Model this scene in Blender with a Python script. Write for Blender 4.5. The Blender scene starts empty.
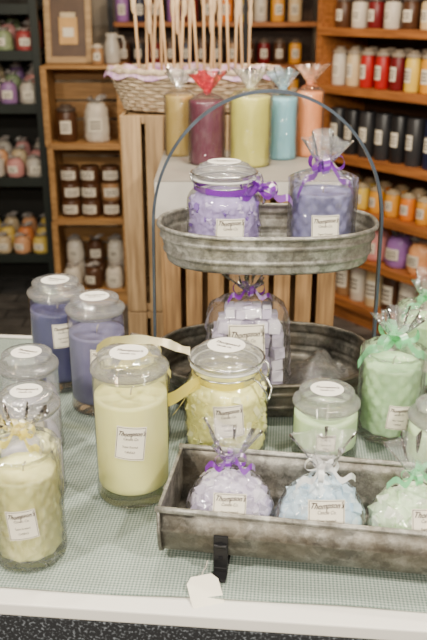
import bpy, math, random
from mathutils import Vector, Matrix, Euler, noise
random.seed(7)
C = bpy.context.scene.collection
pi = math.pi

# ---------------------------------------------------------------- materials
def newmat(name):
    m = bpy.data.materials.new(name); m.use_nodes = True
    nt = m.node_tree
    for n in list(nt.nodes): nt.nodes.remove(n)
    out = nt.nodes.new('ShaderNodeOutputMaterial')
    return m, nt, out

def N(nt, t, **kw):
    n = nt.nodes.new(t)
    for k, v in kw.items():
        if k in n.inputs: n.inputs[k].default_value = v
        else: setattr(n, k, v)
    return n

def c4(c, k=1.0): return (min(c[0]*k,1), min(c[1]*k,1), min(c[2]*k,1), 1)

def pmat(name, col, rough=.5, metal=0, var=.15, scale=20, bump=0, bscale=60, sss=0, spec=.5, stretch=(1,1,1), col2=None):
    m, nt, out = newmat(name)
    p = N(nt, 'ShaderNodeBsdfPrincipled', Roughness=rough, Metallic=metal)
    p.inputs['Specular IOR Level'].default_value = spec
    if sss:
        p.inputs['Subsurface Weight'].default_value = sss
        p.inputs['Subsurface Radius'].default_value = (.012,.010,.006)
        p.inputs['Subsurface Scale'].default_value = 1
    tc = N(nt, 'ShaderNodeTexCoord')
    mp = N(nt, 'ShaderNodeMapping'); mp.inputs['Scale'].default_value = stretch
    nt.links.new(tc.outputs['Object'], mp.inputs['Vector'])
    no = N(nt, 'ShaderNodeTexNoise', Scale=scale, Detail=4.0)
    nt.links.new(mp.outputs['Vector'], no.inputs['Vector'])
    r = N(nt, 'ShaderNodeValToRGB')
    r.color_ramp.elements[0].position = .35; r.color_ramp.elements[1].position = .65
    r.color_ramp.elements[0].color = c4(col2 if col2 else col, 1 if col2 else 1-var)
    r.color_ramp.elements[1].color = c4(col, 1+var*.5)
    nt.links.new(no.outputs['Fac'], r.inputs['Fac'])
    nt.links.new(r.outputs['Color'], p.inputs['Base Color'])
    if bump:
        n2 = N(nt, 'ShaderNodeTexNoise', Scale=bscale, Detail=3.0)
        nt.links.new(mp.outputs['Vector'], n2.inputs['Vector'])
        b = N(nt, 'ShaderNodeBump', Strength=bump, Distance=.002)
        nt.links.new(n2.outputs['Fac'], b.inputs['Height'])
        nt.links.new(b.outputs['Normal'], p.inputs['Normal'])
    nt.links.new(p.outputs['BSDF'], out.inputs['Surface'])
    return m

def thin_glass(name, tint=(.995,.998,.998), edge=(.80,.83,.84), base=.02, gain=.6, rough=.03, bump=.0, bscale=30, haze=0, hazecol=(.95,.95,.96), powr=3.0, stretch=(1,1,1), bd=.006):
    m, nt, out = newmat(name)
    lw = N(nt, 'ShaderNodeLayerWeight', Blend=.35)
    tr = N(nt, 'ShaderNodeBsdfTransparent')
    pw = N(nt, 'ShaderNodeMath', operation='POWER'); pw.inputs[1].default_value = powr
    nt.links.new(lw.outputs['Facing'], pw.inputs[0])
    mx = N(nt, 'ShaderNodeMixRGB'); mx.inputs[1].default_value = (*tint,1); mx.inputs[2].default_value = (*edge,1)
    nt.links.new(pw.outputs[0], mx.inputs[0]); nt.links.new(mx.outputs[0], tr.inputs['Color'])
    gl = N(nt, 'ShaderNodeBsdfGlossy', Roughness=rough)
    fr = N(nt, 'ShaderNodeFresnel', IOR=1.45)
    ma = N(nt, 'ShaderNodeMath', operation='MULTIPLY_ADD'); ma.use_clamp = True
    ma.inputs[1].default_value = gain; ma.inputs[2].default_value = base
    nt.links.new(fr.outputs[0], ma.inputs[0])
    if bump:
        tc = N(nt, 'ShaderNodeTexCoord')
        mp = N(nt, 'ShaderNodeMapping'); mp.inputs['Scale'].default_value = stretch
        nt.links.new(tc.outputs['Object'], mp.inputs['Vector'])
        no = N(nt, 'ShaderNodeTexNoise', Scale=bscale, Detail=2.0, Distortion=.8)
        nt.links.new(mp.outputs['Vector'], no.inputs['Vector'])
        b = N(nt, 'ShaderNodeBump', Strength=bump, Distance=bd)
        nt.links.new(no.outputs['Fac'], b.inputs['Height'])
        nt.links.new(b.outputs['Normal'], gl.inputs['Normal'])
    mix = N(nt, 'ShaderNodeMixShader')
    nt.links.new(ma.outputs[0], mix.inputs[0])
    src = tr
    if haze:
        di = N(nt, 'ShaderNodeBsdfDiffuse', Color=(*hazecol,1))
        tl = N(nt, 'ShaderNodeBsdfTranslucent', Color=(*hazecol,1))
        dd = N(nt, 'ShaderNodeMixShader'); dd.inputs[0].default_value=.4
        nt.links.new(di.outputs[0], dd.inputs[1]); nt.links.new(tl.outputs[0], dd.inputs[2])
        mh = N(nt, 'ShaderNodeMixShader'); mh.inputs[0].default_value = haze
        nt.links.new(tr.outputs[0], mh.inputs[1]); nt.links.new(dd.outputs[0], mh.inputs[2])
        src = mh
    nt.links.new(src.outputs[0], mix.inputs[1]); nt.links.new(gl.outputs[0], mix.inputs[2])
    nt.links.new(mix.outputs[0], out.inputs['Surface'])
    return m

GLASS = thin_glass('clear_glass', base=.025, gain=.55, bump=.15, bscale=14, edge=(.86,.88,.89))
LIDG = thin_glass('lid_glass', tint=(.995,.998,.998), edge=(.90,.92,.92), base=.06, gain=.7, bump=.4, bscale=30, haze=.16, powr=2)
CELLO = thin_glass('cellophane', tint=(.998,.998,.998), edge=(.97,.97,.98), base=.06, gain=.7, rough=.05, bump=1.0, bscale=40, haze=.04, stretch=(1,1,.45), bd=.014)
CELLOP = thin_glass('cellophane_plume', tint=(.99,.99,.99), edge=(.94,.94,.96), base=.12, gain=.9, rough=.08, bump=1.0, bscale=60, haze=.12, bd=.016)
def ribbonmat(name, col, haze=.75): return thin_glass(name, tint=col, edge=tuple(c*.6 for c in col), base=.05, gain=.5, rough=.3, haze=haze, hazecol=col)
RIB_P = ribbonmat('purple_ribbon', (.28,.03,.54))
RIB_Y = ribbonmat('yellow_ribbon', (.98,.86,.18))
RIB_YS = ribbonmat('sheer_yellow_ribbon', (1,.90,.25),.60)
RIB_G = ribbonmat('green_ribbon', (.30,.86,.45))
RIB_W = ribbonmat('white_ribbon', (.97,.97,.98),.92)
def wax(name, col, sss=.25, **k): return pmat(name, col, rough=.4, var=.03, scale=15, sss=sss, **k)
W_YEL = wax('yellow_wax', (1.0,.97,.43)); W_BLU = wax('slate_blue_wax', (.10,.10,.22)); W_LAV = wax('lavender_wax', (.20,.19,.33))
W_GRN = wax('green_wax', (.66,.96,.54)); W_PGR = wax('pale_green_wax', (.72,.93,.56)); W_PUR = wax('violet_wax', (.25,.245,.46)); W_PLV=wax('pale_lavender_wax',(.60,.57,.66))
PAPER = pmat('label_paper', (.88,.82,.68), rough=.7, var=.03, scale=30)
INK = pmat('label_ink', (.04,.02,.018), rough=.7, var=.1)
STICK = pmat('sticker_paper', (.86,.82,.74), rough=.6, var=.04)
WICK = pmat('wick_cotton', (.5,.45,.38), rough=.9)
def galv(name, a, b, rough=.40, rust=.6, metal=.55):
    m, nt, out = newmat(name)
    p = N(nt, 'ShaderNodeBsdfPrincipled', Roughness=rough, Metallic=metal)
    tc = N(nt, 'ShaderNodeTexCoord')
    v = N(nt, 'ShaderNodeTexVoronoi', Scale=75.0)
    no = N(nt, 'ShaderNodeTexNoise', Scale=38.0, Detail=8.0, Roughness=.75)
    nb = N(nt, 'ShaderNodeTexNoise', Scale=9.0, Detail=6.0, Roughness=.65)
    for n in (v, no, nb): nt.links.new(tc.outputs['Object'], n.inputs['Vector'])
    r = N(nt, 'ShaderNodeValToRGB')
    r.color_ramp.elements[0].position=.40; r.color_ramp.elements[1].position=.62
    r.color_ramp.elements[0].color=(*a,1); r.color_ramp.elements[1].color=(*b,1)
    nt.links.new(no.outputs['Fac'], r.inputs['Fac'])
    r2 = N(nt, 'ShaderNodeValToRGB')
    r2.color_ramp.elements[0].position=.48; r2.color_ramp.elements[1].position=.62
    r2.color_ramp.elements[0].color=(0,0,0,1); r2.color_ramp.elements[1].color=(rust,rust,rust,1)
    nt.links.new(nb.outputs['Fac'], r2.inputs['Fac'])
    mx = N(nt, 'ShaderNodeMixRGB'); mx.inputs[2].default_value=(.15,.12,.08,1)
    nt.links.new(r2.outputs[0], mx.inputs[0]); nt.links.new(r.outputs[0], mx.inputs[1])
    bw = N(nt, 'ShaderNodeRGBToBW'); nt.links.new(v.outputs['Color'], bw.inputs[0])
    m2 = N(nt, 'ShaderNodeMixRGB', blend_type='MULTIPLY'); m2.inputs[0].default_value=.45
    nt.links.new(mx.outputs[0], m2.inputs[1]); nt.links.new(bw.outputs[0], m2.inputs[2])
    nt.links.new(m2.outputs[0], p.inputs['Base Color'])
    b_ = N(nt, 'ShaderNodeBump', Strength=.5, Distance=.002)
    nt.links.new(no.outputs['Fac'], b_.inputs['Height']); nt.links.new(b_.outputs[0], p.inputs['Normal'])
    nt.links.new(p.outputs[0], out.inputs['Surface'])
    return m
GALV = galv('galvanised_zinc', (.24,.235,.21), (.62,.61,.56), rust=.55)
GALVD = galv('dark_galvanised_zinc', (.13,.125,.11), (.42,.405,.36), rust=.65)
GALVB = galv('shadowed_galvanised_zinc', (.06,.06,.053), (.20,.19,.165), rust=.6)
STRAP = pmat('dark_strap_steel', (.08,.10,.13), rough=.4, metal=.5, var=.3, bump=.2)
BLACK = pmat('black_iron', (.012,.012,.014), rough=.5, metal=.3)
WIRE = pmat('bright_wire', (.7,.7,.7), rough=.25, metal=1)
RUBBER = pmat('clear_gasket', (.75,.75,.72), rough=.4)
def wood(name, c1, c2, st=(1,1,14)): return pmat(name, c1, col2=c2, rough=.6, scale=6, stretch=st, bump=.2, bscale=20)
PINE = wood('pine_upright', (.48,.32,.165), (.29,.18,.085), (14,14,1))
PINED = wood('brown_pine_upright', (.40,.235,.10), (.22,.12,.05), (14,14,1))
PINEH = wood('pine_shelf_crate', (.46,.25,.085), (.29,.145,.045), (1,14,14))
OAK = wood('honey_oak', (.42,.155,.038), (.24,.082,.02), (1,12,12))
DKGRN = pmat('dark_green_paint', (.008,.014,.011), rough=.5)
WHITEP = pmat('white_laminate', (.84,.81,.75), rough=.4, var=.03, scale=5)

# ---------------------------------------------------------------- mesh builder
class MB:
    def __init__(s): s.v=[]; s.f=[]; s.m=[]; s.flat=set()
    def add(s, vs, fs, mi=0, flat=False):
        o=len(s.v); s.v += [tuple(x) for x in vs]
        for f in fs:
            if flat: s.flat.add(len(s.f))
            s.f.append(tuple(i+o for i in f)); s.m.append(mi)
    def box(s, c, d, mi=0, M=None):
        vs=[Vector((x*d[0]/2,y*d[1]/2,z*d[2]/2)) for x in (-1,1) for y in (-1,1) for z in (-1,1)]
        if M: vs=[M@v for v in vs]
        vs=[v+Vector(c) for v in vs]
        s.add(vs,[(0,1,3,2),(4,6,7,5),(0,4,5,1),(2,3,7,6),(0,2,6,4),(1,5,7,3)],mi,True)
    def lathe(s, prof, seg=48, mi=0, mod=None, c=(0,0,0), sy=1.0):
        vs=[]; fs=[]
        for j,(r,z) in enumerate(prof):
            for i in range(seg):
                a=2*pi*i/seg
                rr,zz=(r,z) if mod is None else mod(r,z,a,j)
                vs.append((c[0]+rr*math.cos(a), c[1]+rr*math.sin(a)*sy, c[2]+zz))
        for j in range(len(prof)-1):
            for i in range(seg):
                k=(i+1)%seg
                fs.append((j*seg+i,j*seg+k,(j+1)*seg+k,(j+1)*seg+i))
        s.add(vs,fs,mi)
    def tube(s, path, r, mi=0, seg=8, closed=False):
        P=[Vector(p) for p in path]; n=len(P); vs=[]; fs=[]; up=Vector((0,0,1)); prev=None
        for i in range(n):
            if closed: t=(P[(i+1)%n]-P[i-1])
            else: t=P[min(i+1,n-1)]-P[max(i-1,0)]
            t.normalize()
            if prev is None:
                u=t.cross(up)
                if u.length<.05: u=t.cross(Vector((1,0,0)))
            else: u=prev-t*prev.dot(t)
            u.normalize(); prev=u; w=t.cross(u)
            for k in range(seg):
                a=2*pi*k/seg; vs.append(P[i]+(u*math.cos(a)+w*math.sin(a))*r)
        for i in range(n if closed else n-1):
            j=(i+1)%n
            for k in range(seg):
                l=(k+1)%seg; fs.append((i*seg+k,i*seg+l,j*seg+l,j*seg+k))
        if not closed:
            fs.append(tuple(range(seg))[::-1]); fs.append(tuple((n-1)*seg+k for k in range(seg)))
        s.add(vs,fs,mi)
    def strip(s, path, wvec, mi=0):
        vs=[]; fs=[]
        for i,p in enumerate(path):
            w=Vector(wvec(i) if callable(wvec) else wvec)
            vs += [Vector(p)-w/2, Vector(p)+w/2]
        for i in range(len(path)-1): fs.append((2*i,2*i+1,2*i+3,2*i+2))
        s.add(vs,fs,mi)
    def mesh(s, name, mats):
        me=bpy.data.meshes.new(name); me.from_pydata(s.v,[],s.f)
        for m in mats: me.materials.append(m)
        me.polygons.foreach_set('material_index', s.m)
        me.polygons.foreach_set('use_smooth', [i not in s.flat for i in range(len(s.f))])
        me.validate(); me.update(); return me
    def build(s, name, mats, parent=None, loc=(0,0,0), rot=(0,0,0), bevel=0, label=None):
        o=bpy.data.objects.new(name, s.mesh(name,mats)); C.objects.link(o)
        o.location=loc; o.rotation_euler=rot
        if parent: o.parent=parent
        if bevel:
            b=o.modifiers.new('b','BEVEL'); b.width=bevel; b.segments=2; b.limit_method='ANGLE'
        if label: o['label']=label
        return o

def thing(name, label, cat, loc=(0,0,0), rz=0, group=None):
    e=bpy.data.objects.new(name,None); C.objects.link(e); e.empty_display_size=.02
    e.location=loc; e.rotation_euler=(0,0,rz); e['label']=label; e['category']=cat
    if group: e['group']=group
    return e
def tag(o,label,cat,group=None,kind=None):
    o['label']=label; o['category']=cat
    if group: o['group']=group
    if kind: o['kind']=kind
    return o
def struct(o): o['kind']='structure'; return o
def smooth_path(P, n=8):
    P=[Vector(p) for p in P]; out=[]
    for i in range(len(P)-1):
        p0=P[max(i-1,0)];p1=P[i];p2=P[i+1];p3=P[min(i+2,len(P)-1)]
        for k in range(n):
            t=k/n; out.append(.5*((2*p1)+(p2-p0)*t+(2*p0-5*p1+4*p2-p3)*t*t+(3*p1-p0-3*p2+p3)*t**3))
    out.append(P[-1]); return out

# ---------------------------------------------------------------- lettering
_tc={}
def text_geo(body, size, shear=0.0):
    k=(body,size,shear)
    if k in _tc: return _tc[k]
    cu=bpy.data.curves.new('t','FONT'); cu.body=body; cu.size=size; cu.shear=shear; cu.offset=size*(.022 if size>.2 else .004)
    cu.align_x='CENTER'; cu.align_y='CENTER'; cu.resolution_u=2
    o=bpy.data.objects.new('t',cu); C.objects.link(o)
    dg=bpy.context.evaluated_depsgraph_get(); dg.update()
    me=bpy.data.meshes.new_from_object(o.evaluated_get(dg))
    vs=[(v.co.x,v.co.y) for v in me.vertices]; fs=[tuple(p.vertices) for p in me.polygons]
    bpy.data.objects.remove(o); bpy.data.curves.remove(cu); bpy.data.meshes.remove(me)
    _tc[k]=(vs,fs); return vs,fs
KJ=[("Thompson's",.23,.36,.5),("Candle Co.",.14,.17,.3),("Super Scented",.11,-.12,0),("CANDLE",.11,-.32,0)]
KB=[("Thompson's",.23,.28,.5),("Candle Co.",.14,.10,.3),("Super Scented",.11,-.12,0),("CRUMBLES",.12,-.30,0)]
def add_label(parent, d, z, w, h, ang=0, tilt=0, R=None, lean=0, lines=KJ, x=0):
    R=R or d; R=R+.0007
    mb=MB(); ct,st=math.cos(tilt),math.sin(tilt)
    def mp(px,py,off=0):
        X=px*ct-py*st; Y=px*st+py*ct; th=X/R
        return ((R+off)*math.sin(th), R-(R+off)*math.cos(th), Y)
    n=8; vs=[mp((i/n-.5)*w,(j-.5)*h) for j in range(2) for i in range(n+1)]
    mb.add(vs,[(i,i+1,n+2+i,n+1+i) for i in range(n)],0)
    for (b,s,yy,sh) in lines:
        tv,tf=text_geo(b,s,sh)
        # flowing headline: letters ride a slight rising wave like handwriting
        wave=(lambda a:.012*math.sin(a*9)+.03*a) if s>.2 else (lambda a:0)
        mb.add([mp(a*w*.80,(c+yy+wave(a))*w,.0004) for a,c in tv],tf,1,True)
    e=.008*w
    for sx in (-1,1):
        X=sx*w*.465; mb.add([mp(X-e,-h*.46,.0003),mp(X+e,-h*.46,.0003),mp(X+e,h*.46,.0003),mp(X-e,h*.46,.0003)],[(0,1,2,3)],1,True)
        Y=sx*h*.46; vs=[]
        for i in range(7):
            q=(i/6-.5)*w*.93; vs+=[mp(q,Y-e,.0003),mp(q,Y+e,.0003)]
        mb.add(vs,[(2*i,2*i+2,2*i+3,2*i+1) for i in range(6)],1,True)
    return mb.build('label',[PAPER,INK],parent,(x+(d+.0007)*math.sin(ang),-(d+.0007)*math.cos(ang),z),(lean,0,ang))

def add_sticker(parent, z, r):
    mb=MB(); seg=28
    mb.add([(0,0,0)]+[(r*math.cos(2*pi*i/seg),r*math.sin(2*pi*i/seg),0) for i in range(seg)],[(0,i+1,(i+1)%seg+1) for i in range(seg)],0)
    for b,s,yy,sh in (("Thompson's",.36,.15,.3),("Candle Co.",.24,-.25,.2)):
        tv,tf=text_geo(b,s,sh); mb.add([(a*r*.8,(c+yy)*r,.0004) for a,c in tv],tf,1,True)
    return mb.build('sticker',[STICK,INK],parent,(0,0,z),(0,0,random.uniform(-.4,.4)))

# ---------------------------------------------------------------- ribbons and wraps
def add_bow(parent, z, L, mat, loops=5, width=.012, seed=0, c=(0,0), tails=2, down=.8):
    rg=random.Random(seed); mb=MB()
    for k in range(loops):
        az=2*pi*k/loops+rg.uniform(-.4,.4); l=L*rg.uniform(.75,1.1); el=rg.uniform(-.1,.3)
        ax=Vector((math.cos(az)*math.cos(el),math.sin(az)*math.cos(el),math.sin(el)))
        sd=Vector((-math.sin(az),math.cos(az),0)); nn=ax.cross(sd)
        n=14; path=[]
        for i in range(n+1):
            t=i/n; path.append(ax*(l*math.sin(pi*t))+nn*(.34*l*math.sin(2*pi*t)))
        mb.strip(path, sd*width*.85+nn*width*.25)
    for k in range(tails):
        sg=-1 if k%2 else 1; l=L*1.5; az=(-.25 if sg>0 else pi+.25)+rg.uniform(-.3,.3)
        path=[Vector((math.cos(az)*l*t, math.sin(az)*l*t-.012*math.sin(t*3), -down*l*t*t+.006*math.sin(t*9+k))) for t in [i/12 for i in range(13)]]
        mb.strip(path, Vector((0,width*.4,width*.9)))
    mb.lathe([(.0045,-.005),(.008,-.003),(.0085,.001),(.007,.005),(.004,.006)],12)
    return mb.build('ribbon_bow',[mat],parent,(c[0],c[1],z))

def add_plume(parent, z, h, r, seed=0, mat=None):
    ph=random.Random(seed).uniform(0,6); mb=MB(); prof=[(.006+(r-.006)*(t**.75),h*t) for t in [i/9 for i in range(10)]]
    def mod(rr,zz,a,j):
        k=j/9
        q=noise.noise(Vector((math.cos(a)*1.5+ph*3,math.sin(a)*1.5,zz*20)))
        return rr*(1+.26*k*math.sin(3*a+ph)+.14*k*math.sin(8*a+2*ph)+.35*k*q), zz+.10*h*k*math.sin(2*a+ph*2)+.25*h*k*q
    mb.lathe(prof,72,0,mod)
    return mb.build('cellophane_top',[mat or CELLOP],parent,(0,0,z))

def add_wrap(parent, R, h, neck, seed=0, sy=1.0):
    ph=random.Random(seed).uniform(0,6); mb=MB()
    prof=[(R*.6,.001),(R*1.04,.0015),(R*1.08,.01)]+[(R*1.08,.01+(h-.01)*i/16) for i in range(1,17)]
    prof+=[(R*(1.08-1.0*t),h+(neck-h)*(t**.8)) for t in (.08,.15,.22,.3,.4,.5,.7,.85,.93)]
    n=len(prof)
    def mod(r,z,a,j):
        k=j/n; w=.004+ .05*max(0,k-.65)*2.6
        q=noise.noise(Vector((math.cos(a)*3.2+ph*5,math.sin(a)*3.2,z*26+a*.0)))
        q2=noise.noise(Vector((math.cos(a)*8,math.sin(a)*8+ph,z*60)))
        return r*(1+w*math.sin(9*a+ph+z*20)+w*.7*math.sin(17*a-ph)+.045*max(q,-.5)+.018*q2), z
    mb.lathe(prof,120,0,mod,sy=sy)
    return mb.build('cellophane_wrap',[CELLO],parent)

# ---------------------------------------------------------------- candle jars
def lidded_jar(label, loc, R, H, waxm, wtop, lw, lh, ltilt, lang, group, wick=True, lz=None, rz=0):
    t=thing('candle_jar',label,'candle',loc,rz,group)
    hb=H-.026
    mb=MB()
    mb.lathe([(0,.0),(R*.92,.0),(R*1.0,.003),(R*1.015,.010),(R*1.0,.017),(R*.985,.022)]+[(R*.985,.022+(hb*.96-.022)*i/5) for i in range(1,6)]+[(R*.975,hb*.975),(R*.965,hb*.985),(R*.975,hb),(R*.92,hb),(R*.91,hb*.97)],56)
    mb.lathe([(0,.016),(R*.80,.016),(R*.92,.020)],40)
    mb.build('glass_jar',[GLASS],t)
    mb=MB(); wz=wtop*hb
    mb.lathe([(0,.019),(R*.86,.019),(R*.95,.024),(R*.957,.032),(R*.957,wz-.006),(R*.95,wz),(R*.80,wz-.003),(0,wz-.004)],48)
    mb.build('wax',[waxm],t)
    if wick:
        mb=MB(); mb.tube([(0,0,wz-.005),(.001,0,wz+.004),(.004,0,wz+.010)],.0012,0,6); mb.build('wick',[WICK],t)
    mb=MB(); z=hb
    mb.lathe([(0,z-.006),(R*.86,z-.006),(R*.88,z),(R*1.0,z+.001),(R*1.03,z+.004),(R*1.01,z+.008),(R*.90,z+.010),(R*.80,z+.012),(R*.78,z+.016),(R*.83,z+.020),(R*.83,z+.0235),(R*.79,z+.0255),(R*.5,z+.026),(0,z+.026)],56)
    lid=mb.build('lid',[LIDG],t,label='clear glass lid with round paper sticker')
    add_sticker(lid, z+.0266, R*.50)
    add_label(t,R*.99,lz or H*.40,lw,lh,lang,ltilt)
    return t

G1='lidded glass candle jars on the cloth'
fj=lidded_jar('tall glass jar candle with pale yellow wax and clear glass lid',(-.117,1.012,.7515),.0535,.222,W_YEL,.82,.042,.052,-.12,.06,G1,lz=.108)
mb=MB(); mb.strip(smooth_path([(-.050,.034,.212),(-.030,.036,.224),(-.004,.036,.226),(.025,.034,.226),(.050,.032,.222),(.068,.028,.216),(.084,.022,.214)]),lambda i:(.001*math.sin(i),.020,.004+.002*math.sin(i*.4)))
mb.build('draped_ribbon',[RIB_YS],fj,label='sheer yellow ribbon draped over the lid')
lidded_jar('tall slate blue jar candle with clear lid behind the cluster',(-.287,1.375,.7515),.051,.205,W_BLU,.86,.038,.046,.02,.35,G1,lz=.115)
lidded_jar('tall slate blue jar candle with clear lid beside another',(-.203,1.285,.7515),.050,.206,W_LAV,.80,.036,.044,-.05,.25,G1,lz=.105)
lidded_jar('medium glass jar candle with clear lid and pale lavender wax',(-.290,1.135,.7515),.047,.168,W_PLV,.48,.03,.034,.0,.3,G1,lz=.06)
lidded_jar('medium pale lavender jar candle with clear lid behind wrapped candle',(-.262,1.005,.7515),.045,.166,W_PLV,.50,.03,.034,.0,.3,G1,lz=.06)
lidded_jar('small pale green jar candle with wide lid beside the metal trough',(.177,1.120,.7515),.052,.112,W_PGR,.86,.03,.028,.0,-.1,G1,lz=.045)
lidded_jar('small pale green jar candle with clear lid behind wax bag',(.345,1.065,.7515),.051,.114,W_PGR,.86,.03,.028,.0,-.2,G1,lz=.045)

def wrapped_candle(label, loc, R, H, waxm, rib, plume, seed, group='cellophane-wrapped quilted glass candles', lab=(.038,.046,0,0), wt=.88, wick=True, rz=0, lz=None, bow=.03, quilt=True, pr=.026, bw=.012):
    t=thing('wrapped_candle',label,'candle',loc,rz,group)
    def qm(amp):
        nd=11
        def f(r,z,a,j):
            k=pi/(2*pi*R/nd)
            s=abs(math.sin(a*nd/2*1.0+z*k))*abs(math.sin(a*nd/2-z*k))
            return r*(1+amp*(s-.4)), z
        return f
    rows=40; wz=H*wt
    mb=MB()
    mb.lathe([(0,0),(R*.90,0),(R*.99,.006)]+[(R*(.98+.02*i/rows),.008+(H-.012)*i/rows) for i in range(rows+1)]+[(R*1.0,H),(R*.95,H),(R*.94,H-.006)],110,0,qm(.035) if quilt else None)
    mb.build('glass_jar',[GLASS],t)
    mb=MB()
    mb.lathe([(0,.012),(R*.85,.012)]+[(R*.925,.016+(wz-.02)*i/rows) for i in range(rows+1)]+[(R*.90,wz),(R*.75,wz-.003),(0,wz-.004)],110,0,qm(.06) if quilt else None)
    mb.build('wax',[waxm],t)
    if wick:
        mb=MB(); mb.tube([(0,0,wz-.005),(.001,0,wz+.004),(.004,0,wz+.010)],.0012,0,6); mb.build('wick',[WICK],t)
    nk=H+.022
    add_wrap(t,R,H+.002,nk,seed); add_plume(t,nk-.002,plume,pr,seed)
    add_bow(t,nk,bow,rib,5,bw,seed)
    add_label(t,R*1.125,lz or H*.45,lab[0],lab[1],lab[3],lab[2])
    return t
wrapped_candle('yellow candle in quilted glass wrapped in cellophane with yellow bow',(-.240,.868,.7515),.0445,.158,W_YEL,RIB_Y,.028,3,lab=(.037,.042,.08,.12),wt=.80,lz=.076,bow=.022,pr=.030,bw=.009)
wrapped_candle('green quilted glass candle wrapped in cellophane with green bow',(.292,1.185,.7515),.049,.150,W_GRN,RIB_G,.042,5,lab=(.036,.042,-.1,.05),wt=.86,lz=.055,pr=.034,bow=.038,bw=.014)
wrapped_candle('green wrapped candle with green bow at end of metal stand',(.390,1.375,.7515),.049,.150,W_GRN,RIB_G,.042,9,lab=(.036,.042,0,-.2),wt=.86,pr=.032)
wrapped_candle('dusty violet quilted candle with purple bow on the upper tray',(.186,1.345,1.0085),.0545,.138,W_PUR,RIB_P,.052,11,lab=(.046,.052,.03,-.02),wt=.86,lz=.064,bow=.036,pr=.036,bw=.012)
wrapped_candle('small cellophane wrapped candle with yellow bow behind tall jars',(-.112,1.163,.7515),.038,.132,W_YEL,RIB_Y,.022,13,lab=(.03,.03,0,0),bow=.030)

# ---------------------------------------------------------------- crumbles
BF=[(0,1,3,2),(4,6,7,5),(0,4,5,1),(2,3,7,6),(0,2,6,4),(1,5,7,3)]
def crumble_geo(mb, n, rad, h, size, seed, z0=0.0, mats=1, sy=1.0, lo=.80, hi=.84, cob=.18):
    rg=random.Random(seed)
    S=Vector((seed*3.1,seed*1.7,0))
    def mod(r,z,a,j):
        if r<=0: return r,z
        p=Vector((r*math.cos(a),r*math.sin(a)*sy,z))*(1.0/size)+S
        d,_=noise.voronoi(p)
        q=min(1,(d[1]-d[0])*2.2)
        return r+size*cob*(q-.5)*2, z+size*.15*noise.noise(p*.8)
    P=[(0,z0+.002)]+[(rad(i/40)*(hi+.03),z0+.002+i/40*h*.94) for i in range(41)]
    rt=P[-1][0]
    P+=[(rt*.7,z0+h*.965),(rt*.4,z0+h*.975),(0,z0+h*.98)]
    mb.lathe(P,144,0,mod,sy=sy)
    for i in range(n):
        f=rg.uniform(.06,.92); z=z0+f*h; a=rg.uniform(0,2*pi); r=rad(f)*(rg.uniform(lo,hi) if f<.85 else rg.uniform(.1,hi))
        s=size*rg.uniform(.5,1.1)
        M=Euler((rg.uniform(0,6),rg.uniform(0,6),rg.uniform(0,6))).to_matrix()
        vs=[M@Vector((x*s*rg.uniform(.30,.48),y*s*rg.uniform(.30,.48),w*s*rg.uniform(.22,.38))) for x in (-1,1) for y in (-1,1) for w in (-1,1)]
        c=Vector((r*math.cos(a),r*math.sin(a)*sy,z))
        mb.add([v+c for v in vs],BF,rg.randrange(mats),True)
def cube_stack(mb, wx, wy, h, size, seed, z0, mats):
    rg=random.Random(seed); nx,ny,nz=int(wx/size),int(wy/size),int(h/size)
    for k in range(nz):
        shrink=1 if k<nz-2 else (.86 if k==nz-2 else .62)
        for i in range(nx):
            for j in range(ny):
                x=((i+.5)/nx-.5)*wx*shrink+rg.uniform(-.1,.1)*size; y=((j+.5)/ny-.5)*wy*shrink+rg.uniform(-.1,.1)*size
                z=z0+(k+.5)*h/nz+rg.uniform(-.06,.06)*size
                M=Euler((rg.uniform(-.22,.22),rg.uniform(-.22,.22),rg.uniform(-.4,.4))).to_matrix(); s=size*.90*(1 if shrink>.8 else .8)
                vs=[M@Vector((a*s/2*rg.uniform(.92,1),b*s/2*rg.uniform(.92,1),c*s/2*rg.uniform(.92,1))) for a in (-1,1) for b in (-1,1) for c in (-1,1)]
                mb.add([v+Vector((x,y,z)) for v in vs],BF,rg.randrange(mats),True)

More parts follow.
